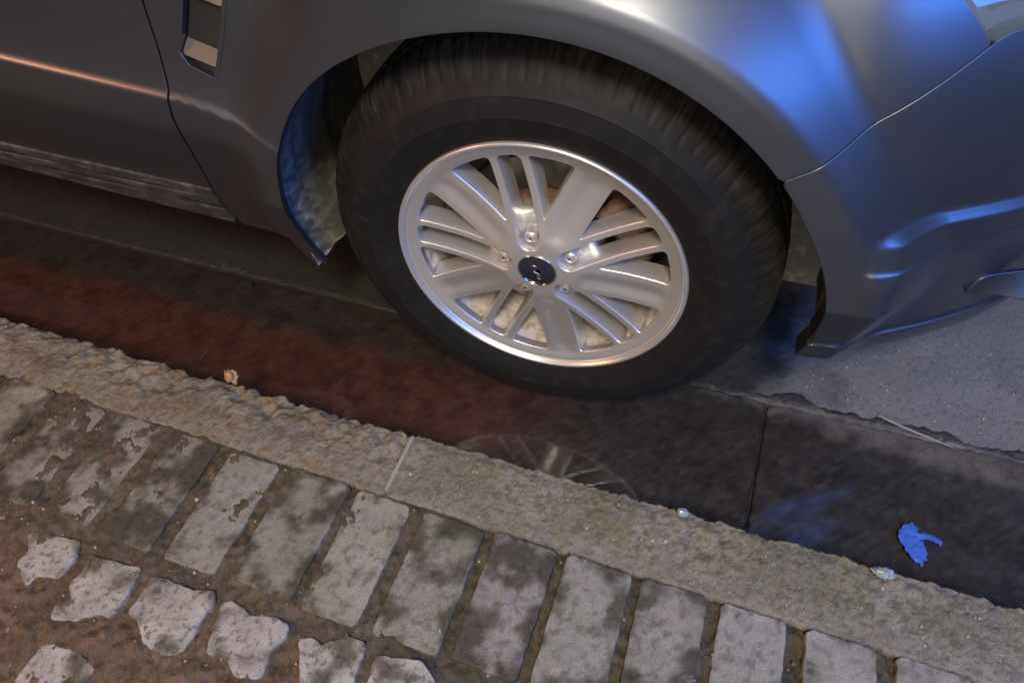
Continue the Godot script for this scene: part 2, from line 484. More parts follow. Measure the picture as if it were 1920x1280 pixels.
func gutter() -> void:
	var g := structure(base("gutter"), "wet gutter of long concrete slabs between kerb and asphalt")
	var n := noise(5, 18.0, 4); var n2 := noise(6, 90.0, 2)
	var nm := noise(16, 11.0, 4)
	var mud := func(p: Vector2):      # red brown silt lies along the kerb; the slabs are darker towards the car
		var m := smoothstep(-0.02, 0.03, -p.y + 0.034 + 0.018 * nm.get_noise_2d(p.x, p.y) + 0.006 * n2.get_noise_2d(p.x, p.y)) * smoothstep(0.18, -0.20, p.x + 0.10 * nm.get_noise_2d(p.x * 1.5, p.y * 1.5))
		var dry := smoothstep(0.02, 0.06, p.y - 0.045 + 0.03 * nm.get_noise_2d(p.x * 1.4, p.y * 1.4 + 3.0) + 0.1 * (p.x - 0.6)) * smoothstep(0.2, 0.3, p.x)
		return Color(0.23, 0.225, 0.22).lerp(Color(0.56, 0.215, 0.155), m).lerp(Color(0.85, 0.83, 0.81), dry)
	var ends := [-2.7, -1.69, -0.675, 0.385, 1.42, 2.45]
	for k in ends.size() - 1:
		var a: float = ends[k] + (0.006 if k > 2 else 0.003); var b: float = ends[k + 1] - (0.006 if k > 1 else 0.003)
		var c := Vector2((a + b) / 2, -0.03); var h := Vector2((b - a) / 2, 0.150)
		var sd := func(p: Vector2): return sd_box(p, c, h, 0.012) - 0.002 * (n.get_noise_2d(p.x * 2, p.y * 2) + 0.3)
		var pos := func(p: Vector2): return Vector3(p.x, slab_y(p.x, -p.y) + 0.0016 * n.get_noise_2d(p.x, p.y) + 0.0005 * n2.get_noise_2d(p.x, p.y), -p.y)
		put("slab", sheet(sd, pos, Rect2(a - 0.01, -0.19, b - a + 0.02, 0.32), 0.008, round_rim(0.005, 0.05), mud, Vector3.DOWN), M.slab, g)
	var bed := func(i: int, j: int): return Vector3(-2.7 + 5.15 * i / 40.0, slab_y(-2.7 + 5.15 * i / 40.0, -0.14 + 0.34 * (1.0 - j / 4.0)) - 0.010, -0.14 + 0.34 * (1.0 - j / 4.0))
	put("slab_bed", grid(41, 5, bed), M.tar, g)
	var wn := noise(8, 7.0, 2)
	var water := func(i: int, j: int): return Vector3(-2.7 + 5.1 * i / 300.0, 0.0002 * wn.get_noise_2d(i * 0.017, j * 0.02), 0.21 - 0.36 * j / 24.0)
	structure(put("water", grid(301, 25, water), M.water), "shallow brown puddle water standing in the gutter along the kerb")

func kerb() -> void:
	var k := structure(base("kerb"), "worn rough kerb with chipped edge and patches of moss")
	var n := noise(12, 22.0, 4); var nb := noise(13, 7.0, 3); var nf := noise(14, 110.0, 2); var nm := noise(15, 9.0, 4)
	var ends := [-3.2, -2.15, -1.15, -0.150, 0.90, 1.90, 2.9]
	for q in ends.size() - 1:
		var a: float = ends[q] + 0.002; var b: float = ends[q + 1] - 0.002
		var worn := 0.75 if b < 0.0 else 0.25
		var c := Vector2((a + b) / 2, -0.2345); var h := Vector2((b - a) / 2, 0.0535)
		var sd := func(p: Vector2):
			var front := smoothstep(-0.235, -0.20, p.y)
			return sd_box(p, c, h, 0.006) - front * ((0.004 + 0.007 * worn) * (n.get_noise_2d(p.x, p.y * 0.5) + 0.35) + 0.003 * nf.get_noise_2d(p.x, p.y))- 0.0015 * nf.get_noise_2d(p.x * .6, p.y * .6)
		var pos := func(p: Vector2):
			var front := smoothstep(-0.262, -0.200, p.y + 0.018 * nb.get_noise_2d(p.x, 1.7))
			var y := KH + 0.002 * nb.get_noise_2d(p.x, p.y) + 0.0012 * nf.get_noise_2d(p.x, p.y)
			y += front * worn * (0.016 * (n.get_noise_2d(p.x, p.y) - 0.25) - 0.004) + 0.002 * n.get_noise_2d(p.x * 1.3, p.y * 1.3) - 0.004 * smoothstep(-0.2, -0.183, p.y)
			return Vector3(p.x, y, -p.y)
		var col := func(p: Vector2):
			var m := smoothstep(-0.10, 0.30, nm.get_noise_2d(p.x, p.y) + 0.5 * nf.get_noise_2d(p.x * 0.8, p.y * 0.8)) * smoothstep(-0.285, -0.25, p.y + 0.02 * n.get_noise_2d(p.x, p.y)) * smoothstep(-0.12, 0.0, p.x)
			var s := smoothstep(0.0, 0.35, n.get_noise_2d(p.x * 0.5, p.y + 4.0)) * (1.0 - smoothstep(-0.3, -0.1, p.x))
			return Color.WHITE.lerp(Color(0.82, 0.86, 0.58), m * 0.6).lerp(Color(1.0, 0.80, 0.55), s * 0.6)
		put("kerb_stone", sheet(sd, pos, Rect2(a - 0.004, -0.295, b - a + 0.008, 0.125), 0.0045, [[0.002, 0.001, 0.5], [0.0045, 0.004, 1.0], [0.006, 0.012, 1.45], [0.006, 0.06, 1.57], [0.006, 0.14, 1.57]], col, Vector3.DOWN), M.kerb, k)
	var mortar := put("mortar", rbox(Vector3(0.006, 0.1, 0.10), 0.001), smat("mortar", lin(0.26, 0.24, 0.21), 0.85), k, Vector3(-0.150, 0.0512, 0.236))
	tag(mortar, "pale mortar joint between two kerb stones")

func footway() -> void:
	var f := structure(base("pavement"), "old footway of concrete setts and split cobbles in dirt")
	var n := noise(17, 25.0, 3); var nf := noise(18, 120.0, 2); var nl := noise(19, 6.0, 3)
	# dirt bed that fills the joints and spreads over the stones in patches
	var setts := []
	var xs := [[-0.417, -0.328], [-0.308, -0.203], [-0.190, -0.100], [-0.079, 0.016], [0.031, 0.126], [0.137, 0.236], [0.247, 0.338], [0.352, 0.444], [0.462, 0.552], [0.573, 0.662], [0.684, 0.772], [-0.528, -0.438], [-0.640, -0.549], [-0.752, -0.662], [-0.864, -0.772]]
	for s in xs: setts.append(s)
	for k in 12: setts.append([-0.975 - 0.112 * k, -0.884 - 0.112 * k])
	for k in 14: setts.append([0.795 + 0.112 * k, 0.884 + 0.112 * k])
	var r := RandomNumberGenerator.new(); r.seed = 5
	for i in setts.size():
		var s: Array = setts[i]
		var z0 := 0.294 + r.randf_range(-0.003, 0.004); var z1 := 0.484 + r.randf_range(-0.004, 0.003)
		var soil: float = [-0.22, 0.12, -0.34, 0.16, 0.30, 0.05, 0.06, -0.34, -0.30, -0.26, 0.0, 0.34, 0.20, 0.25, 0.1][i] if i < 15 else r.randf_range(-0.3, 0.3)
		var poly := PackedVector2Array()
		for q in [[s[0], z0], [s[1], z0], [s[1], z1], [s[0], z1]]: poly.append(Vector2(q[0] + r.randf_range(-0.003, 0.003), -(q[1] + r.randf_range(-0.003, 0.003))))
		var tilt := Vector2(r.randf_range(-0.012, 0.012), r.randf_range(-0.01, 0.01)); var cy := KH + r.randf_range(-0.004, 0.002)
		stone(f, "sett", poly, cy, tilt, 0.0022, 0.0012, M.paver, Color(1.0, r.randf_range(0.97, 1.02), r.randf_range(0.92, 1.03)) * (1.0 if i in [0, 2, 7, 8, 9] else r.randf_range(0.8, 1.05)), 0.0055, 16.0, soil)
	var cob := [[-0.635, 0.515, -0.624, 0.509, -0.539, 0.499, -0.536, 0.524, -0.535, 0.548, -0.54, 0.56, -0.57, 0.568, -0.571, 0.587, -0.614, 0.56, -0.611, 0.541],
		[-0.523, 0.513, -0.43, 0.505, -0.423, 0.549, -0.426, 0.58, -0.449, 0.583, -0.475, 0.601, -0.511, 0.611, -0.516, 0.592, -0.502, 0.576, -0.519, 0.56, -0.513, 0.541],
		[-0.411, 0.509, -0.38, 0.507, -0.342, 0.508, -0.309, 0.499, -0.302, 0.513, -0.305, 0.539, -0.304, 0.591, -0.33, 0.6, -0.366, 0.595, -0.388, 0.574, -0.411, 0.568],
		[-0.295, 0.512, -0.282, 0.503, -0.244, 0.512, -0.212, 0.504, -0.187, 0.507, -0.182, 0.524, -0.193, 0.541, -0.188, 0.557, -0.189, 0.583, -0.223, 0.592, -0.245, 0.578, -0.277, 0.578],
		[-0.169, 0.521, -0.152, 0.511, -0.134, 0.516, -0.108, 0.494, -0.075, 0.496, -0.071, 0.537, -0.069, 0.575, -0.126, 0.590, -0.153, 0.547],
		[-0.061, 0.505, 0.002, 0.491, 0.030, 0.510, 0.026, 0.575, -0.052, 0.588],
		[-0.496, 0.634, -0.467, 0.631, -0.435, 0.629, -0.403, 0.639, -0.396, 0.680, -0.420, 0.725, -0.498, 0.715, -0.496, 0.662]]
	var taken := []
	for c in cob:
		var poly := PackedVector2Array(); var mid := Vector2.ZERO
		for q in c.size() / 2: poly.append(Vector2(c[q * 2], -c[q * 2 + 1])); mid += Vector2(c[q * 2], c[q * 2 + 1]) / (c.size() / 2)
		taken.append(mid)
		stone(f, "cobble", poly, KH - 0.0005, Vector2(r.randf_range(-0.01, 0.01), r.randf_range(-0.01, 0.01)), 0.0030, 0.0014, M.cobble, Color(1.0, 0.98, 0.97) * r.randf_range(0.9, 1.1), 0.0045, 9.0, -0.12, 1.2)
	for row in 9:
		for k in 34:
			var c := Vector2(-1.95 + 0.113 * k + (0.05 if row % 2 else 0.0) + r.randf_range(-0.006, 0.006), 0.548 + 0.118 * row + r.randf_range(-0.006, 0.006))
			var hx := r.randf_range(0.042, 0.050); var hz := r.randf_range(0.042, 0.052); var tint := r.randf_range(0.85, 1.1); var skew := r.randf_range(-0.008, 0.008); var sink := r.randf_range(-0.006, 0.0)
			var clash := false
			for t in taken: if absf(t.x - c.x) < 0.085 and absf(t.y - c.y) < 0.09: clash = true
			if clash or (row == 0 and c.x > -0.66 and c.x < 0.06) or (row == 1 and c.x > -0.40 and c.x < -0.28): continue
			var poly := PackedVector2Array([Vector2(c.x - hx, -c.y + hz - skew), Vector2(c.x + hx + skew, -c.y + hz), Vector2(c.x + hx, -c.y - hz - skew), Vector2(c.x - hx - skew, -c.y - hz)])
			var seen := absf(c.x) < 0.85 and row < 3
			stone(f, "cobble", poly, KH - 0.001 + sink, Vector2(skew, -skew) * 1.5, 0.006, 0.0018, M.cobble, Color(1.0, 0.98, 0.97) * tint, 0.006 if seen else 0.016, 9.0, -0.1, 1.2)
	var bed := func(i: int, j: int):
		var x := -1.2 + 2.2 * i / 560.0; var z := 0.286 + 0.474 * j / 140.0
		return Vector3(x, dirt_y(x, z), z)
	var wet := func(i: int, j: int):
		var x := -1.2 + 2.2 * i / 560.0; var z := 0.286 + 0.474 * j / 140.0
		var g := smoothstep(0.1, 0.35, nl.get_noise_2d(x * 1.5 + 5.0, z * 1.5)) * (1.0 if z < 0.5 else 0.2)
		return Color(0.71, 0.71, 0.71).lerp(Color(0.51, 0.57, 0.58), smoothstep(-0.35, 0.1, x + 0.1 * nl.get_noise_2d(x, z))).lerp(Color(0.43, 0.51, 0.30), g * 0.7).lerp(Color(1.0, 0.86, 0.70), smoothstep(0.50, 0.56, z) * (0.6 + 0.4 * nl.get_noise_2d(x, z)))
	tag(put("dirt_joints", grid(561, 141, bed, false, wet, true), M.dirt, f), "brown dirt filling the joints and smeared over the stones")
	var far := func(i: int, j: int):
		var x: float = [-60.0, -15.0, -3.0, -1.2, 1.0, 3.0, 15.0, 60.0][i]
		return Vector3(x, KH - 0.014 if j > 0 else KH - 0.02, [0.285, 0.30, 1.0, 4.0, 30.0][j])
	put("dirt_joints", grid(8, 5, far, false, func(_i: int, _j: int): return Color(0.71, 0.68, 0.64), true), M.dirt, f)

func dirt_y(x: float, z: float) -> float:
	var a := noise(41, 10.0, 3).get_noise_2d(x, z); var b := noise(42, 38.0, 3).get_noise_2d(x, z); var c := noise(43, 140.0, 2).get_noise_2d(x, z)
	var y := KH - 0.0065 + 0.0075 * a + 0.0042 * b + 0.0018 * c
	y += 0.0035 * smoothstep(-0.35, -0.6, x) * smoothstep(0.60, 0.3, z)          # the footway is muddier towards the rear of the car
	y += 0.0045 * smoothstep(0.575, 0.61, z + 0.02 * b)                           # and beyond the first row of cobbles
	y -= 0.005 * smoothstep(-0.3, 0.2, x)
	return y

func stone(parent: Node, called: String, poly: PackedVector2Array, top: float, tilt: Vector2, jag: float, rough: float, mat: Material, tint: Color, cell: float, stain := 14.0, bias := 0.0, worn := 1.0) -> void:
	var n := noise(23, 45.0, 3); var nf := noise(24, 110.0, 2); var ns := noise(25, 20.0, 2)
	var lo := poly[0]; var hi := poly[0]
	for p in poly: lo = lo.min(p); hi = hi.max(p)
	var mid := (lo + hi) / 2
	var sd := func(p: Vector2): return smin(sd_poly(p, poly), 0.02, 0.01) - jag * (n.get_noise_2d(p.x, p.y) * 0.8 + 0.25) - 0.0032
	var pos := func(p: Vector2):
		var q := p - mid
		return Vector3(q.x, tilt.x * q.x + tilt.y * q.y + rough * ns.get_noise_2d(p.x, p.y) + rough * 0.6 * n.get_noise_2d(p.x, p.y) + 0.0004 * nf.get_noise_2d(p.x, p.y), -q.y)
	tint.a = 1.0
	var ni := noise(26, 13.0, 4); var nj := noise(27, 70.0, 3)
	var col := func(p: Vector2):      # moisture and dirt stains, strongest where the joints' dirt has spread
		var e := smin(sd_poly(p, poly), 0.03, 0.01)
		var m := ni.get_noise_2d(p.x, p.y) * 1.3 + 0.22 * nj.get_noise_2d(p.x, p.y) - 0.10 + bias - (e - 0.012) * stain
		var g := smoothstep(0.05, 0.4, ni.get_noise_2d(p.x * 0.7 + 9.0, p.y * 0.7))
		return tint.lerp(tint * Color(0.27, 0.255, 0.21), smoothstep(-0.34, 0.42, m)) * Color.WHITE.lerp(Color(0.93, 0.96, 0.88), g)
	put(called, sheet(sd, pos, Rect2(lo - Vector2(0.008, 0.008), hi - lo + Vector2(0.016, 0.016)), cell, [[0.0010 * worn, 0.0004 * worn, 0.5], [0.0018 * worn, 0.0014 * worn, 1.05], [0.0022 * worn, 0.004 * worn, 1.5], [0.0026 * worn, 0.035, 1.57]], col, Vector3.DOWN), mat, parent, Vector3(mid.x, top, -mid.y))

# ------------------------------------------------------------------ car body surface
var PLAN := []        # (x, z) outline of the body in plan, from the rear door round the nose
var plan_u := PackedFloat32Array()
var plan_p := PackedVector2Array()
const DOOR := [Vector2(-0.36, -0.078), Vector2(-0.30, -0.055), Vector2(-0.25, -0.038), Vector2(-0.20, -0.022), Vector2(-0.15, -0.004), Vector2(-0.10, 0.013), Vector2(-0.06, 0.0265), Vector2(-0.03, 0.0325), Vector2(-0.008, 0.0345), Vector2(-0.001, 0.0344), Vector2(0.0025, 0.0320), Vector2(0.0065, 0.0288), Vector2(0.012, 0.0265), Vector2(0.03, 0.0215), Vector2(0.06, 0.0155), Vector2(0.10, 0.0115), Vector2(0.20, 0.008), Vector2(0.35, -0.010), Vector2(0.48, -0.040)]
const WING := [Vector2(0.20, -0.075), Vector2(0.25, -0.050), Vector2(0.30, -0.030), Vector2(0.36, -0.012), Vector2(0.42, 0.0), Vector2(0.5, 0.002), Vector2(0.6, -0.004), Vector2(0.7, -0.022), Vector2(0.75, -0.042), Vector2(0.78, -0.064), Vector2(0.82, -0.108), Vector2(0.86, -0.170), Vector2(0.90, -0.250), Vector2(0.93, -0.34)]
const NOSE := [Vector2(0.20, -0.035), Vector2(0.23, -0.012), Vector2(0.27, 0.0), Vector2(0.35, 0.006), Vector2(0.45, 0.009), Vector2(0.53, 0.010), Vector2(0.60, 0.005), Vector2(0.65, -0.005), Vector2(0.70, -0.023), Vector2(0.75, -0.050), Vector2(0.80, -0.092), Vector2(0.85, -0.150), Vector2(0.90, -0.23), Vector2(0.93, -0.30)]
const SEAM := [Vector2(0.20, 0.53), Vector2(0.284, 0.581), Vector2(0.325, 0.606), Vector2(0.475, 0.698), Vector2(0.50, 0.706), Vector2(0.56, 0.704), Vector2(0.7, 0.690), Vector2(0.9, 0.665), Vector2(1.7, 0.64)]
const DOORGAP := [Vector2(0.20, -0.565), Vector2(0.342, -0.556), Vector2(0.40, -0.540), Vector2(0.482, -0.517), Vector2(0.528, -0.507), Vector2(0.562, -0.499), Vector2(0.613, -0.498), Vector2(0.68, -0.494), Vector2(0.8, -0.470), Vector2(1.0, -0.44)]
const LIGHTEDGE := [Vector2(0.66, 0.49), Vector2(0.703, 0.470), Vector2(0.75, 0.425), Vector2(0.80, 0.385), Vector2(0.86, 0.35), Vector2(0.92, 0.33)]

func build_plan() -> void:
	PLAN = [Vector2(-2.6, -0.03), Vector2(-1.6, -0.004), Vector2(-0.9, 0.0), Vector2(-0.4, 0.0), Vector2(0.0, 0.0), Vector2(0.2, -0.002), Vector2(0.3, -0.006), Vector2(0.36, -0.013), Vector2(0.42, -0.034), Vector2(0.5, -0.078), Vector2(0.57, -0.122), Vector2(0.65, -0.186), Vector2(0.73, -0.285), Vector2(0.79, -0.42), Vector2(0.825, -0.60), Vector2(0.84, -0.90), Vector2(0.83, -1.20)]
	var pts := PackedVector2Array()
	for i in PLAN.size() - 1:
		var p0: Vector2 = PLAN[maxi(i - 1, 0)]; var p1: Vector2 = PLAN[i]; var p2: Vector2 = PLAN[i + 1]; var p3: Vector2 = PLAN[mini(i + 2, PLAN.size() - 1)]
		for k in 40: pts.append(p1.cubic_interpolate(p2, p0, p3, k / 40.0) if true else p1)
	pts.append(PLAN[PLAN.size() - 1])
	# smooth and measure
	for pass_ in 30:
		for i in range(1, pts.size() - 1): pts[i] = pts[i] * 0.5 + (pts[i - 1] + pts[i + 1]) * 0.25
	var s := 0.0; var zero := 0.0
	for i in pts.size():
		if i > 0: s += pts[i].distance_to(pts[i - 1])
		plan_u.append(s)
		if pts[i].x <= 0.0: zero = s - pts[i].x
	for i in plan_u.size(): plan_u[i] -= zero
	plan_p = pts

func plan(u: float) -> Array:
	var i := clampi(plan_u.bsearch(u), 1, plan_u.size() - 1)
	var t := clampf((u - plan_u[i - 1]) / (plan_u[i] - plan_u[i - 1]), 0.0, 1.0)
	var ta := (plan_p[i] - plan_p[maxi(i - 2, 0)]).normalized(); var tb := (plan_p[mini(i + 1, plan_p.size() - 1)] - plan_p[i - 1]).normalized()
	var tg := ta.lerp(tb, t)
	return [plan_p[i - 1].lerp(plan_p[i], t), Vector2(-tg.y, tg.x).normalized()]

func crease_y(x: float) -> float:
	if x < -0.5: return 0.560 + 0.085 * (-0.5 - x)
	return 0.560 - 0.085 * (x + 0.5) - 1.5 * (x + 0.5) * (x + 0.5)

func along(p: Vector2) -> Vector2:           # rows of the door sheet run along its crease
	return Vector2(p.x, p.y + crease_y(p.x) - 0.560)

func arch_r(x: float, v: float) -> float:
	var a := atan2(v - WH, x)
	return 0.3765 + 0.014 * exp(-pow((a - 2.45) / 0.42, 2.0))

func body(p: Vector2) -> Vector3:
	var u := p.x; var v := p.y
	var pl := plan(u)
	var c: Vector2 = pl[0]; var nn: Vector2 = pl[1]
	var x := c.x
	var wd := smoothstep(-0.22, -0.40, x); var wn := smoothstep(0.22, 0.44, x)
	var d := 0.0
	if wd < 1.0 and wn < 1.0: d += curve(WING, v) * (1.0 - wd) * (1.0 - wn)
	if wd > 0.0: d += curve(DOOR, v - crease_y(x)) * wd
	if wn > 0.0: d += curve(NOSE, v) * wn
	var r := Vector2(x, v - WH).length()
	if r < 0.62:
		var k := lerpf(0.10, 1.0, smoothstep(-0.16, 0.10, x))
		var e := smax(r - 0.413, 0.0, 0.010)
		var lip := 0.034 - 0.30 * maxf(0.40 - v, 0.0) + 0.004 * smoothstep(0.413, 0.375, r)
		var f := lip - (0.85 * k * e + 2.5 * k * e * e) - 0.25 * smoothstep(0.50, 0.61, r) - 0.06 * smoothstep(0.40, 0.50, r) * smoothstep(-0.22, -0.38, x) - c.y
		d = smax(d, f, 0.014 + 0.03 * smoothstep(0.0, -0.2, x))
	if x > 0.34 and v < 0.56:
		# fog lamp bay: a sunken panel with a firm upper edge and a rib
		var s := sd_box(Vector2(u, v), Vector2(0.384 + 0.5, 0.362), Vector2(0.5, 0.150), 0.012)
		d += 0.013 * smoothstep(0.0, 0.016, s) * smoothstep(0.384, 0.43, u) * smoothstep(0.30, 0.47, v)
		d += 0.0035 * smoothstep(0.471, 0.465, v - 0.015 * (u - 0.4)) * smoothstep(0.40, 0.455, v) * smoothstep(0.004, 0.014, s) * (1.0 - smoothstep(0.60, 0.66, u))
		d += 0.005 * smoothstep(0.006, 0.0, v - 0.278 - 0.034 * smoothstep(0.48, 0.39, u))
	return Vector3(c.x + nn.x * d, v, c.y + nn.y * d)

func seam_d(p: Vector2) -> float:   # positive above the seam
	var a := curve(SEAM, p.x); var s := (curve(SEAM, p.x + 0.004) - curve(SEAM, p.x - 0.004)) / 0.008
	return (p.y - a) / sqrt(1.0 + s * s)

func door_d(p: Vector2) -> float:   # positive in front of the gap
	return p.x - curve(DOORGAP, p.y)

func light_d(p: Vector2) -> float:   # positive in front of the headlight's rear edge
	return (p.x - curve(LIGHTEDGE, p.y)) * 0.8

func hole_d(p: Vector2) -> float:
	return Vector2(p.x, p.y - WH).length() - arch_r(p.x, p.y)

func polar(p: Vector2) -> Vector2:           # rows of the wing sheet run round the wheel arch
	return Vector2(p.y * cos(p.x / 0.4), WH + p.y * sin(p.x / 0.4))

func vent_d(p: Vector2, grow := 0.0) -> float:
	return sd_poly(p, PackedVector2Array([Vector2(-0.470, 0.620), Vector2(-0.460, 0.602), Vector2(-0.422, 0.586), Vector2(-0.386, 0.660), Vector2(-0.352, 0.740), Vector2(-0.340, 0.790), Vector2(-0.415, 0.790), Vector2(-0.432, 0.700)])) + grow

func car() -> void:
	build_plan()
	var t := base("parked_car")
	tag(t, "dark grey metallic car parked close to the kerb, front wheel in the gutter", "car")
	t.rotation.y = 0.0306
	var edge := round_rim(0.0014, 0.03)
	var scuff := noise(55, 26.0, 4)
	# front wing
	var wing_sd := func(p: Vector2):
		var d := minf(hole_d(p), door_d(p) - 0.0028)
		d = minf(d, minf(p.y - 0.246, 0.905 - p.y))
		if p.x > 0.2:
			d = minf(d, seam_d(p) - 0.0015)
			d = minf(d, -light_d(p) - 0.002)
		elif p.y < WH and p.x > -0.2: d = -1.0
		if p.x < -0.3: d = minf(d, -vent_d(p, 0.0))
		return d
	put("front_wing", sheet(func(p): return wing_sd.call(polar(p)), func(p): return body(polar(p)), Rect2(-0.10, 0.365, 1.58, 0.41), 0.0045, round_rim(0.0014, 0.010), null, null, true), M.paint, t)
	# side vent on the wing
	var vent := Node3D.new(); vent.name = "side_vent"; t.add_child(vent)
	tag(vent, "angular vent on the wing with two silver louvres")
	var sunk := func(p: Vector2): return body(p) + Vector3(0, 0, -0.012)
	put("vent_plate", sheet(func(p): return vent_d(p, 0.004), sunk, Rect2(-0.49, 0.57, 0.17, 0.24), 0.006), M.plastic, vent)
	var frame := func(p: Vector2): return minf(vent_d(p, -0.0006), 0.0045 - vent_d(p, 0.0))
	put("vent_frame", sheet(frame, func(p): return body(p) + Vector3(0, 0, 0.001), Rect2(-0.49, 0.57, 0.17, 0.24), 0.0025, round_rim(0.0008, 0.01, 2)), M.paint, vent)
	for lv in [[0.612, 0.020], [0.700, 0.016], [0.748, 0.016]]:
		var lsd := func(p: Vector2): return minf(vent_d(p, -0.007), 0.5 * lv[1] - absf(p.y - lv[0] + 0.35 * (p.x + 0.41) - (0.05 * (p.x + 0.41))))
		put("louvre", sheet(lsd, func(p): return body(p) + Vector3(0, 0, -0.006 - 0.35 * (p.y - lv[0] + 0.3 * (p.x + 0.41))), Rect2(-0.49, 0.57, 0.17, 0.24), 0.003, round_rim(0.001, 0.006, 2)), M.disc, vent)
	# doors, sill
	var sill_top := func(x): return 0.350 + 0.02 * (-0.5 - x)
	var door_sd := func(p: Vector2): return minf(minf(-door_d(p) - 0.0028, p.x + 1.57), minf(p.y - sill_top.call(p.x) - 0.002, 0.985 - p.y))
	var door := put("front_door", sheet(func(p): return door_sd.call(along(p)), func(p): return body(along(p)), Rect2(-1.58, 0.24, 1.18, 0.76), 0.009, edge, null, null, false, 0.0036), M.paint, t)
	var rear_sd := func(p: Vector2): return minf(minf(-1.575 - p.x, p.x + 2.5), minf(p.y - sill_top.call(p.x) - 0.002, 0.985 - p.y))
	put("rear_door", sheet(rear_sd, body, Rect2(-2.51, 0.3, 0.95, 0.70), 0.015, edge), M.paint, t)
	put("door_handle", rbox(Vector3(0.20, 0.03, 0.03), 0.01), M.paint, door, Vector3(-1.38, 0.88, 0.02))
	var sill_sd := func(p: Vector2): return minf(minf(-door_d(p) - 0.004, p.x + 2.5), minf(p.y - 0.246 - 0.05 * (-0.42 - p.x), sill_top.call(p.x) - 0.001 - p.y))
	var sill_pos := func(p: Vector2):
		var q := body(p)
		var tt: float = sill_top.call(p.x) - p.y
		return q + Vector3(0, 0, -0.003 * exp(-pow((tt - 0.026) / 0.003, 2.0)) - 0.003 * exp(-pow((tt - 0.052) / 0.003, 2.0)) + 0.004)
	var dusty := func(p: Vector2):
		var s := smoothstep(-0.15, 0.45, 0.8 * scuff.get_noise_2d(p.x * 0.5, p.y * 1.2) + 0.35 * noise(56, 90.0, 2).get_noise_2d(p.x * 0.5, p.y))
		return Color(0.030, 0.030, 0.032).lerp(Color(0.085, 0.083, 0.084), s)
	var dust := smat("dusty_plastic", lin(1, 1, 1), 0.7)
	tag(put("sill", sheet(sill_sd, sill_pos, Rect2(-2.51, 0.23, 2.0, 0.16), 0.006, edge, dusty), dust, t), "scuffed dusty sill under the door")
	# bumper
	var bump_sd := func(p: Vector2):
		var d := minf(hole_d(p), -seam_d(p) - 0.0015)
		d = minf(d, minf(p.y - 0.279 - 0.034 * smoothstep(0.48, 0.39, p.x), 1.55 - p.x))
		return d if p.x > 0.2 else -1.0
	var bumper := put("front_bumper", sheet(bump_sd, body, Rect2(0.25, 0.225, 1.32, 0.50), 0.0055, edge), M.paint, t)
	var lip_sd := func(p: Vector2): return minf(minf(hole_d(p), 1.55 - p.x), minf(p.y - 0.232 - 0.042 * smoothstep(0.48, 0.39, p.x), 0.2775 + 0.034 * smoothstep(0.48, 0.39, p.x) - p.y)) if p.x > 0.2 else -1.0
	put("bumper_lip", sheet(lip_sd, body, Rect2(0.25, 0.222, 1.32, 0.095), 0.006, edge), M.paint, bumper)
	# fog lamp fin in the lower bay
	var fin_sd := func(p: Vector2): return smin(minf(0.98 - p.x, p.x - 0.605 - 0.4 * (p.y - 0.36)), smin(p.y - (0.336 + 0.01 * (p.x - 0.6)), (0.364 + 0.06 * (p.x - 0.6)) - p.y, 0.006), 0.012)
	var fin := put("fog_lamp_fin", sheet(fin_sd, func(p): return body(p) + (Vector3(0.007, 0.0, 0.006) + Vector3(0.28, 0, 0.95) * (0.372 + 0.10 * (p.x - 0.6) - p.y)) * (0.15 + 0.85 * smoothstep(0.60, 0.70, p.x)), Rect2(0.57, 0.31, 0.43, 0.12), 0.004, round_rim(0.0015, 0.008)), M.paint, bumper)
	tag(fin, "short painted fin at the mouth of the fog lamp bay")
	# headlight
	var hl := Node3D.new(); hl.name = "headlight"; t.add_child(hl)
	var hsd := func(p: Vector2): return minf(minf(light_d(p) - 0.003, seam_d(p) - 0.004), minf(0.872 - p.y - 0.05 * (p.x - 0.4), 1.0 - p.x - (p.y - 0.7) * 0.8))
	put("headlight_lens", sheet(hsd, func(p): return body(p) + Vector3(0.002, 0, 0.003), Rect2(0.3, 0.66, 0.75, 0.24), 0.008, round_rim(0.006, 0.01)), M.glass, hl)
	var back := func(p: Vector2): return body(p) + Vector3(-0.03, -0.004, -0.035)
	put("headlight_housing", sheet(func(p): return hsd.call(p) + 0.012, back, Rect2(0.3, 0.64, 0.75, 0.26), 0.010), smat("housing", lin(0.05, 0.048, 0.044), 0.4), hl)
	var bezel_sd := func(p: Vector2): return minf(hsd.call(p) - 0.001, 0.014 - hsd.call(p))
	put("headlight_bezel", sheet(bezel_sd, func(p): return body(p) + Vector3(-0.008, 0, -0.008), Rect2(0.3, 0.64, 0.75, 0.26), 0.005), smat("bezel", lin(0.06, 0.058, 0.054), 0.45), hl)
	for b in [[0.545, 0.755, 0.036], [0.66, 0.76, 0.048]]:
		var at := body(Vector2(b[0], b[1]))
		var bowl := put("reflector", lathe([Vector2(0.006, -0.04), Vector2(b[2] * 0.5, -0.034), Vector2(b[2] * 0.85, -0.015), Vector2(b[2], 0.0), Vector2(b[2] * 1.06, 0.001), Vector2(b[2] * 1.06, -0.01)], 40), M.chrome, hl, at + Vector3(-0.022, 0, -0.028))
		bowl.rotation = Vector3(-0.1, 0.8, 0)
		put("bulb", lathe([Vector2(0.0, 0.0), Vector2(0.005, -0.001), Vector2(0.007, -0.008), Vector2(0.007, -0.03)], 16), M.glass, bowl)
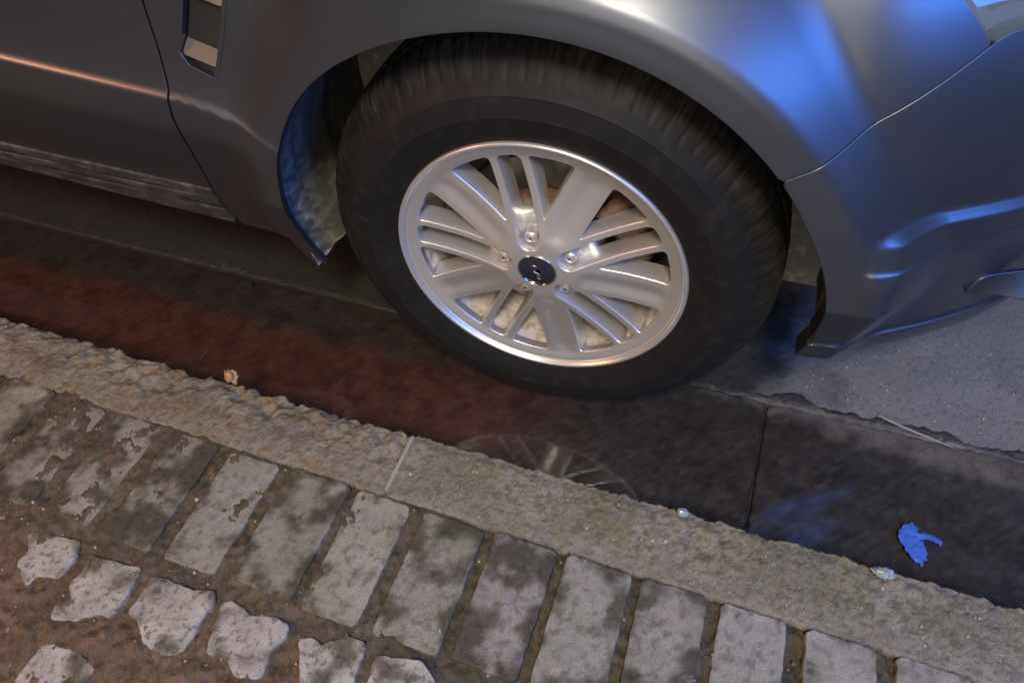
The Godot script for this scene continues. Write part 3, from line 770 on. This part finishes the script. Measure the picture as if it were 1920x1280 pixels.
	# bonnet, far side, cabin
	var bonnet := func(i: int, j: int):
		var a := float(j) / 24.0
		var e := body(Vector2(lerpf(-0.44, 1.20, i / 60.0), 0.907))
		return Vector3(e.x, 0.907 + 0.085 * sin(a * PI * 0.5) * (1.0 - 0.6 * smoothstep(0.3, 0.85, e.x)) + 0.012 * smoothstep(0.0, 0.06, a), lerpf(e.z, -0.88, a)) if i < 60 else Vector3(e.x, 0.90 + 0.02 * a, lerpf(e.z, -0.88, a))
	put("bonnet", grid(61, 25, bonnet, false, null, false), M.paint, t)
	var other := func(i: int, j: int):
		return Vector3(lerpf(-2.5, 0.55, i / 10.0), lerpf(0.24, 1.0, j / 6.0), -1.76 - 0.02 * sin(PI * j / 6.0))
	put("left_side", grid(11, 7, other, false, null, true), M.paint, t)
	put("underbody", rbox(Vector3(2.05, 0.04, 1.45), 0.01), M.plastic, t, Vector3(-1.49, 0.27, -0.89))
	put("engine_tray", rbox(Vector3(1.15, 0.03, 1.05), 0.01), M.plastic, t, Vector3(0.12, 0.26, -0.88))
	var cabin := [[-0.44, 1.0, -0.10], [-1.15, 1.46, -0.28], [-2.3, 1.48, -0.30], [-2.5, 1.0, -0.10]]
	var glass := func(i: int, j: int):
		var x := lerpf(-0.62, -2.45, i / 10.0); var top := lerpf(-1.16, -2.3, i / 10.0)
		return Vector3(lerpf(x, top, j / 4.0), lerpf(0.985, 1.45, j / 4.0), lerpf(-0.05, -0.27, j / 4.0))
	put("side_window", grid(11, 5, glass, false, null, true), M.window_glass, t)
	put("windscreen", grid(5, 5, func(i: int, j: int): return Vector3(lerpf(-0.44, -1.15, j / 4.0) + 0.08 * sin(PI * i / 4.0), lerpf(0.99, 1.46, j / 4.0), lerpf(lerpf(-0.10, -0.28, j / 4.0), lerpf(-1.66, -1.48, j / 4.0), i / 4.0)), false, null, true), M.window_glass, t)
	put("roof", grid(9, 9, func(i: int, j: int): return Vector3(lerpf(-1.12, -2.5, i / 8.0), 1.455 + 0.05 * sin(PI * j / 8.0) * sin(PI * (0.2 + 0.6 * i / 8.0)), lerpf(-0.26, -1.50, j / 8.0)), false, null, false), M.paint, t)
	put("pillar", tube([Vector3(-0.40, 0.96, -0.09), Vector3(-0.8, 1.25, -0.18), Vector3(-1.18, 1.46, -0.27)], [0.035, 0.03, 0.03], 10), M.paint, t)
	# wheel arch
	var ribs := func(i: int, j: int):
		var a := lerpf(-0.06, PI + 0.25, i / 160.0)
		var q := float(j) / 24.0
		var rr := lerpf(0.386, 0.40, q) + 0.004 * exp(-pow((q - 0.20) / 0.03, 2.0)) - 0.004 * exp(-pow((q - 0.48) / 0.05, 2.0)) + 0.012 * exp(-pow((a - 2.45) / 0.5, 2.0))
		if a > 2.7: rr -= 0.05 * smoothstep(2.7, 3.4, a) * smoothstep(0.0, 0.9, q)
		return Vector3(rr * cos(a), maxf(WH + rr * sin(a), 0.251), 0.020 - 0.28 * q - 0.02 * smoothstep(2.6, 3.4, a))
	var rubbed := func(i: int, j: int):
		var a := lerpf(-0.06, PI + 0.25, i / 160.0)
		var s := smoothstep(2.55, 3.0, a) * (1.0 - smoothstep(4.0, 8.0, j)) * smoothstep(-0.35, 0.35, noise(57, 9.0, 4).get_noise_2d(a * 3.0, j * 0.12))
		return Color(0.36, 0.36, 0.36).lerp(Color(1.0, 1.0, 1.0), s)
	tag(put("arch_liner", grid(161, 25, ribs, false, rubbed, true), M.liner, t), "dusty ribbed wheel arch liner")
	put("inner_wall", grid(2, 2, func(i: int, j: int): return Vector3(lerpf(-0.5, 0.5, i), lerpf(0.15, 0.85, j), -0.27)), M.liner, t)
	wheel(t)

# ------------------------------------------------------------------ wheel
const PAIR0 := 1.7872   # 102.4 degrees: the axis of the topmost pair of thin spokes

func rim_sd(p: Vector2) -> float:
	var r := p.length()
	var a := atan2(p.y, p.x) - PAIR0
	var k := TAU / 5.0
	a = a - k * round(a / k)
	var q := Vector2(r * cos(a), absf(r * sin(a)))
	var slot := 0.0165 - (q.y if q.x > 0.0545 else (q - Vector2(0.0545, 0)).length())
	slot = smin(slot, 0.1895 - r, 0.012)
	var w := q.rotated(-PI / 5.0)           # seen from the wide spoke's axis
	var side := smin(smin(q.y - 0.0275, -w.y - 0.0275, 0.008), 0.1895 - r, 0.010)
	return minf(-maxf(slot, side), minf(0.2078 - r, r - 0.0268)) - 0.0018

func rim_pos(p: Vector2) -> Vector3:
	var r := p.length()
	var z := curve([Vector2(0.02, -0.001), Vector2(0.050, -0.002), Vector2(0.060, -0.0035), Vector2(0.09, -0.010), Vector2(0.13, -0.0145), Vector2(0.17, -0.0150), Vector2(0.188, -0.0130), Vector2(0.200, -0.0090), Vector2(0.2085, -0.0065)], r)
	var a := atan2(p.y, p.x) - PAIR0 - PI / 5.0
	var k := TAU / 5.0
	a = a - k * round(a / k)
	var b := r * sin(a)
	z -= 0.0022 * smoothstep(0.055, 0.075, r) * smoothstep(0.02, 0.0, absf(b)) * smoothstep(0.195, 0.17, r)    # wide spokes are slightly dished
	return Vector3(p.x, p.y, z)

func wheel(t: Node3D) -> void:
	var w := Node3D.new(); w.name = "front_wheel"; t.add_child(w); w.position = Vector3(0, WH, 0)
	tag(w, "silver alloy wheel of broad and paired thin spokes with dusty tyre")
	var rimmat: Material = M.alloy
	put("rim", sheet(rim_sd, rim_pos, Rect2(-0.215, -0.215, 0.43, 0.43), 0.0021, [[0.0006, 0.00012, 0.35], [0.0012, 0.0006, 0.8], [0.0018, 0.0018, 1.35], [0.0026, 0.012, 1.5], [0.0040, 0.032, 1.52]]), rimmat, w)
	put("rim_flange", lathe([Vector2(0.2165, -0.03), Vector2(0.2168, -0.008), Vector2(0.2165, -0.004), Vector2(0.2155, -0.0012), Vector2(0.2138, 0.0), Vector2(0.2118, -0.0003), Vector2(0.2104, -0.0016), Vector2(0.2092, -0.0040), Vector2(0.2078, -0.0055), Vector2(0.2055, -0.0062), Vector2(0.2050, -0.012)], 180), rimmat, w)
	put("rim_barrel", lathe([Vector2(0.200, -0.014), Vector2(0.1945, -0.018), Vector2(0.1930, -0.03), Vector2(0.1915, -0.06), Vector2(0.180, -0.085), Vector2(0.178, -0.12), Vector2(0.186, -0.14), Vector2(0.200, -0.20), Vector2(0.214, -0.205)], 140), M.barrel, w)
	put("hub_disc", lathe([Vector2(0.088, -0.070), Vector2(0.087, -0.045), Vector2(0.084, -0.036), Vector2(0.076, -0.030), Vector2(0.060, -0.026), Vector2(0.030, -0.022), Vector2(0.0, -0.022)], 80), rimmat, w)
	var cap := put("centre_cap", lathe([Vector2(0.0275, -0.02), Vector2(0.0275, -0.003), Vector2(0.0262, -0.0022), Vector2(0.022, -0.0008), Vector2(0.012, 0.0006), Vector2(0.0, 0.001)], 48), M.cap, w)
	tag(cap, "dark blue centre cap with a small silver mark")
	put("cap_ring", lathe([Vector2(0.0300, -0.01), Vector2(0.0300, -0.0012), Vector2(0.0292, 0.0), Vector2(0.0280, 0.0003), Vector2(0.0268, -0.0005), Vector2(0.0264, -0.003)], 48), M.chrome, cap)
	# mark on the cap: a slanted letter of two curls joined by a bar
	var mk := []   # drawn as it looks: two curls
	for q in [[-0.0080, 0.0100], [-0.0050, 0.0128], [-0.0010, 0.0120], [0.0008, 0.0085], [-0.0012, 0.0050], [-0.0035, 0.0025], [-0.0020, -0.0005], [0.0015, -0.0010], [0.0050, -0.0030], [0.0048, -0.0070], [0.0020, -0.0098], [0.0042, -0.0122], [0.0085, -0.0105]]:
		mk.append(Vector3(q[0], q[1], 0.0016))
	var rr := []
	for i in mk.size(): rr.append(lerpf(0.0008, 0.0017, sin(PI * i / (mk.size() - 1))))
	put("emblem", tube(mk, rr, 8), M.emblem, cap)
	put("emblem", tube([Vector3(0.0010, -0.0005, 0.002), Vector3(0.0038, -0.0035, 0.002), Vector3(0.0012, -0.0072, 0.002)], [0.0008, 0.0022, 0.0008], 8), M.emblem, cap)
	for k in 5:
		var a := PAIR0 + TAU / 5.0 * k
		var nut := put("wheel_nut", lathe([Vector2(0.0130, -0.004), Vector2(0.0132, 0.001), Vector2(0.0110, 0.0025), Vector2(0.0107, 0.011), Vector2(0.0095, 0.0145), Vector2(0.0045, 0.0160), Vector2(0.0, 0.0162)], 6), M.alloy, w, Vector3(0.0535 * cos(a), 0.0535 * sin(a), -0.0255))
		nut.rotation.z = a + 0.3
	put("brake_hat", lathe([Vector2(0.094, -0.075), Vector2(0.093, -0.054), Vector2(0.090, -0.050), Vector2(0.06, -0.049), Vector2(0.0, -0.049)], 60), M.rust, w)
	put("brake_disc", lathe([Vector2(0.145, -0.098), Vector2(0.146, -0.077), Vector2(0.145, -0.075), Vector2(0.096, -0.075), Vector2(0.092, -0.078)], 90), M.disc, w)
	var cal := put("brake_calliper", grid(25, 9, func(i: int, j: int):
		var a := lerpf(-0.05, 0.85, i / 24.0); var q: Vector2 = [Vector2(0.150, -0.11), Vector2(0.158, -0.10), Vector2(0.160, -0.062), Vector2(0.154, -0.052), Vector2(0.140, -0.046), Vector2(0.118, -0.047), Vector2(0.110, -0.053), Vector2(0.108, -0.072), Vector2(0.112, -0.08)][j]
		var e := 1.0 - 0.12 * pow(absf(i / 12.0 - 1.0), 6.0)
		return Vector3(q.x * e * cos(a), q.x * e * sin(a), q.y - (0.01 if i in [0, 24] else 0.0))), M.rust, w)
	tag(cal, "rusty brake calliper behind the spokes")
	# tyre
	var pr := [Vector2(0.2120, -0.016), Vector2(0.2145, -0.008), Vector2(0.2175, -0.0035), Vector2(0.221, -0.0015), Vector2(0.227, 0.0012), Vector2(0.236, 0.0050), Vector2(0.246, 0.0082), Vector2(0.2555, 0.0100), Vector2(0.2570, 0.0112), Vector2(0.2590, 0.0112), Vector2(0.2605, 0.0102), Vector2(0.272, 0.0098), Vector2(0.2825, 0.0070), Vector2(0.2835, 0.0080), Vector2(0.2855, 0.0075), Vector2(0.2868, 0.0055), Vector2(0.296, 0.0010), Vector2(0.304, -0.0045), Vector2(0.3055, -0.0075), Vector2(0.313, -0.0125), Vector2(0.3190, -0.0180), Vector2(0.3240, -0.0240), Vector2(0.3285, -0.0310), Vector2(0.3320, -0.0390), Vector2(0.3335, -0.0450)]
	var tread := 56
	for q in tread: pr.append(Vector2(0.3345 + 0.0035 * sin(PI * (q + 1.0) / (tread + 1)), -0.0470 - 0.115 * q / (tread - 1.0)))
	for q in [Vector2(0.3335, -0.165), Vector2(0.328, -0.178), Vector2(0.319, -0.190), Vector2(0.30, -0.208), Vector2(0.27, -0.220), Vector2(0.235, -0.212), Vector2(0.213, -0.20)]: pr.append(q)
	var segs := 704
	var tyre := func(i: int, j: int):
		var a := TAU * i / segs
		var rr2: float = pr[j].x; var z: float = pr[j].y
		if rr2 > 0.303 and z < -0.004 and z > -0.175:
			var groove := 0.0
			for gz in [-0.068, -0.092, -0.117, -0.141]: groove = maxf(groove, 1.0 - smoothstep(0.0022, 0.0042, absf(z - gz)))
			var ph := fposmod(a * 88.0 / TAU + z * 6.0 * (1.0 if z > -0.104 else -1.0), 1.0)
			var cross := 0.0
			if z < -0.045: cross = (1.0 - smoothstep(0.05, 0.09, absf(ph - 0.5))) * 0.8
			else: cross = (1.0 - smoothstep(0.07, 0.15, absf(ph - 0.5))) * 0.22
			rr2 -= 0.0075 * maxf(groove, cross)
		var p := Vector3(rr2 * cos(a), rr2 * sin(a), z)
		var low := -WH - 0.002 - p.y
		if low > 0.0:
			p.y += low * 0.9
		return p
	var worn := func(i: int, j: int):
		var a := TAU * i / segs
		var d := smoothstep(0.300, 0.325, pr[j].x)
		var nn := noise(58, 3.0, 4).get_noise_2d(cos(a) * 2.0 + pr[j].y * 5.0, sin(a) * 2.0)
		var s := noise(59, 40.0, 3).get_noise_2d(a * 1.6, pr[j].x * 1.5 + pr[j].y)
		return Color(0.27, 0.27, 0.29).lerp(Color(0.90, 0.84, 0.77), clampf(d * (0.30 + 0.6 * nn + 1.3 * s), 0.0, 1.0) + 0.05 * clampf(s + nn, 0.0, 1.0))
	put("tyre", grid(segs, pr.size(), tyre, true, worn, true), M.rubber, w)

# ------------------------------------------------------------------ litter
func litter() -> void:
	var r := RandomNumberGenerator.new(); r.seed = 21
	var n := noise(61, 60.0, 3)
	var lump := func(s: Vector3, seed_: float, rough: float) -> ArrayMesh:
		return grid(22, 14, func(i: int, j: int):
			var a := TAU * i / 22.0; var b := PI * (0.02 + 0.96 * j / 13.0)
			var v := Vector3(sin(b) * cos(a), cos(b), sin(b) * sin(a))
			return v * s * (1.0 + rough * n.get_noise_3d(v.x * 0.03 + seed_, v.y * 0.03, v.z * 0.03)), true, null, false)
	tag(put("pebble", lump.call(Vector3(0.011, 0.013, 0.010), 1.0, 0.8), M.leaf, self, Vector3(-0.492, KH + 0.010, 0.178)), "yellow brown crumbly lump on the edge of the kerb", "pebble")
	var shard := smat("clear_bit", lin(0.22, 0.26, 0.28), 0.12)
	tag(put("glass_shard", lump.call(Vector3(0.0085, 0.006, 0.007), 5.0, 0.35), shard, self, Vector3(0.280, KH + 0.004, 0.186)), "rounded clear glass bit on the kerb edge", "glass shard")
	tag(put("glass_shard", lump.call(Vector3(0.013, 0.006, 0.008), 9.0, 0.6), shard, self, Vector3(0.553, KH + 0.004, 0.190)), "broken clear glass chip on the kerb beside the blue patch", "glass shard")
	# small blue patch in the gutter, built as a thin crumpled sheet
	var cn := noise(63, 55.0, 3)
	var poly := PackedVector2Array([Vector2(0.607, -0.052), Vector2(0.622, -0.038), Vector2(0.634, -0.046), Vector2(0.632, -0.054), Vector2(0.650, -0.050), Vector2(0.668, -0.058), Vector2(0.664, -0.066), Vector2(0.650, -0.060), Vector2(0.638, -0.064), Vector2(0.644, -0.072), Vector2(0.646, -0.095), Vector2(0.638, -0.108), Vector2(0.626, -0.102), Vector2(0.614, -0.086), Vector2(0.604, -0.072)])
	var sd := func(p: Vector2): return sd_poly(p, poly) - 0.004 * (cn.get_noise_2d(p.x * 2.0, p.y * 2.0) + 0.2)
	var pos := func(p: Vector2): return Vector3(p.x - 0.625, 0.0035 + 0.0025 * cn.get_noise_2d(p.x * 0.6, p.y * 0.6) + 0.0005 * cn.get_noise_2d(p.x * 2, p.y * 2), -p.y - 0.075)
	tag(put("blue_patch", sheet(sd, pos, Rect2(0.595, -0.118, 0.08, 0.09), 0.002, [[0.0003, 0.0004, 1.5]]), M.patch_blue, self, Vector3(0.625, 0, 0.075)), "crumpled thin bright blue patch in the wet gutter", "plastic scrap")
	tag(put("twig", tube([Vector3(-0.046, 0.006, -0.010), Vector3(-0.025, 0.004, -0.006), Vector3(0, 0.003, 0), Vector3(0.04, 0.002, 0.008), Vector3(0.075, 0.0, 0.014)], [0.0012, 0.002, 0.0023, 0.0018, 0.0008], 7), M.twig, self, Vector3(0.612, 0.008, -0.134)), "pale dry twig lying along the asphalt edge", "twig")
	# loose grit
	var bit := lump.call(Vector3.ONE, 3.0, 1.0)
	var mm := MultiMesh.new(); mm.transform_format = MultiMesh.TRANSFORM_3D; mm.use_colors = true; mm.mesh = bit
	var list := []
	for k in 1500:
		var x := r.randf_range(-1.1, 0.85); var z := 0.0; var y := 0.0
		var s := r.randf_range(0.0006, 0.0016) * (1.0 if r.randf() < 0.93 else 1.7)
		var where := r.randf()
		if where < 0.5:
			z = r.randf_range(0.30, 0.70); y = maxf(dirt_y(x, z), KH - 0.004)
			if r.randf() < 0.6: y = dirt_y(x, z)
			if y < KH - 0.001 and r.randf() < 0.3: continue
		elif where < 0.65:
			z = r.randf_range(0.20, 0.285); y = KH - (0.004 if x < -0.15 else 0.0)
		else:
			x = r.randf_range(0.42, 1.1); z = r.randf_range(-0.9, -0.16); y = 0.0045 - 0.012 * (z + 0.13)
		list.append([Transform3D(Basis.from_euler(Vector3(r.randf() * 6, r.randf() * 6, 0)).scaled(Vector3.ONE * s), Vector3(x, y, z)), r.randf_range(0.4, 1.6)])
	mm.instance_count = list.size()
	for i in list.size():
		mm.set_instance_transform(i, list[i][0]); mm.set_instance_color(i, Color(list[i][1], list[i][1] * 0.96, list[i][1] * 0.9))
	var o := MultiMeshInstance3D.new(); o.name = "grit"; o.multimesh = mm; o.material_override = M.grit; add_child(o)
	tag(o, "loose grit and tiny stones scattered over paving and asphalt", "grit", "", "stuff")
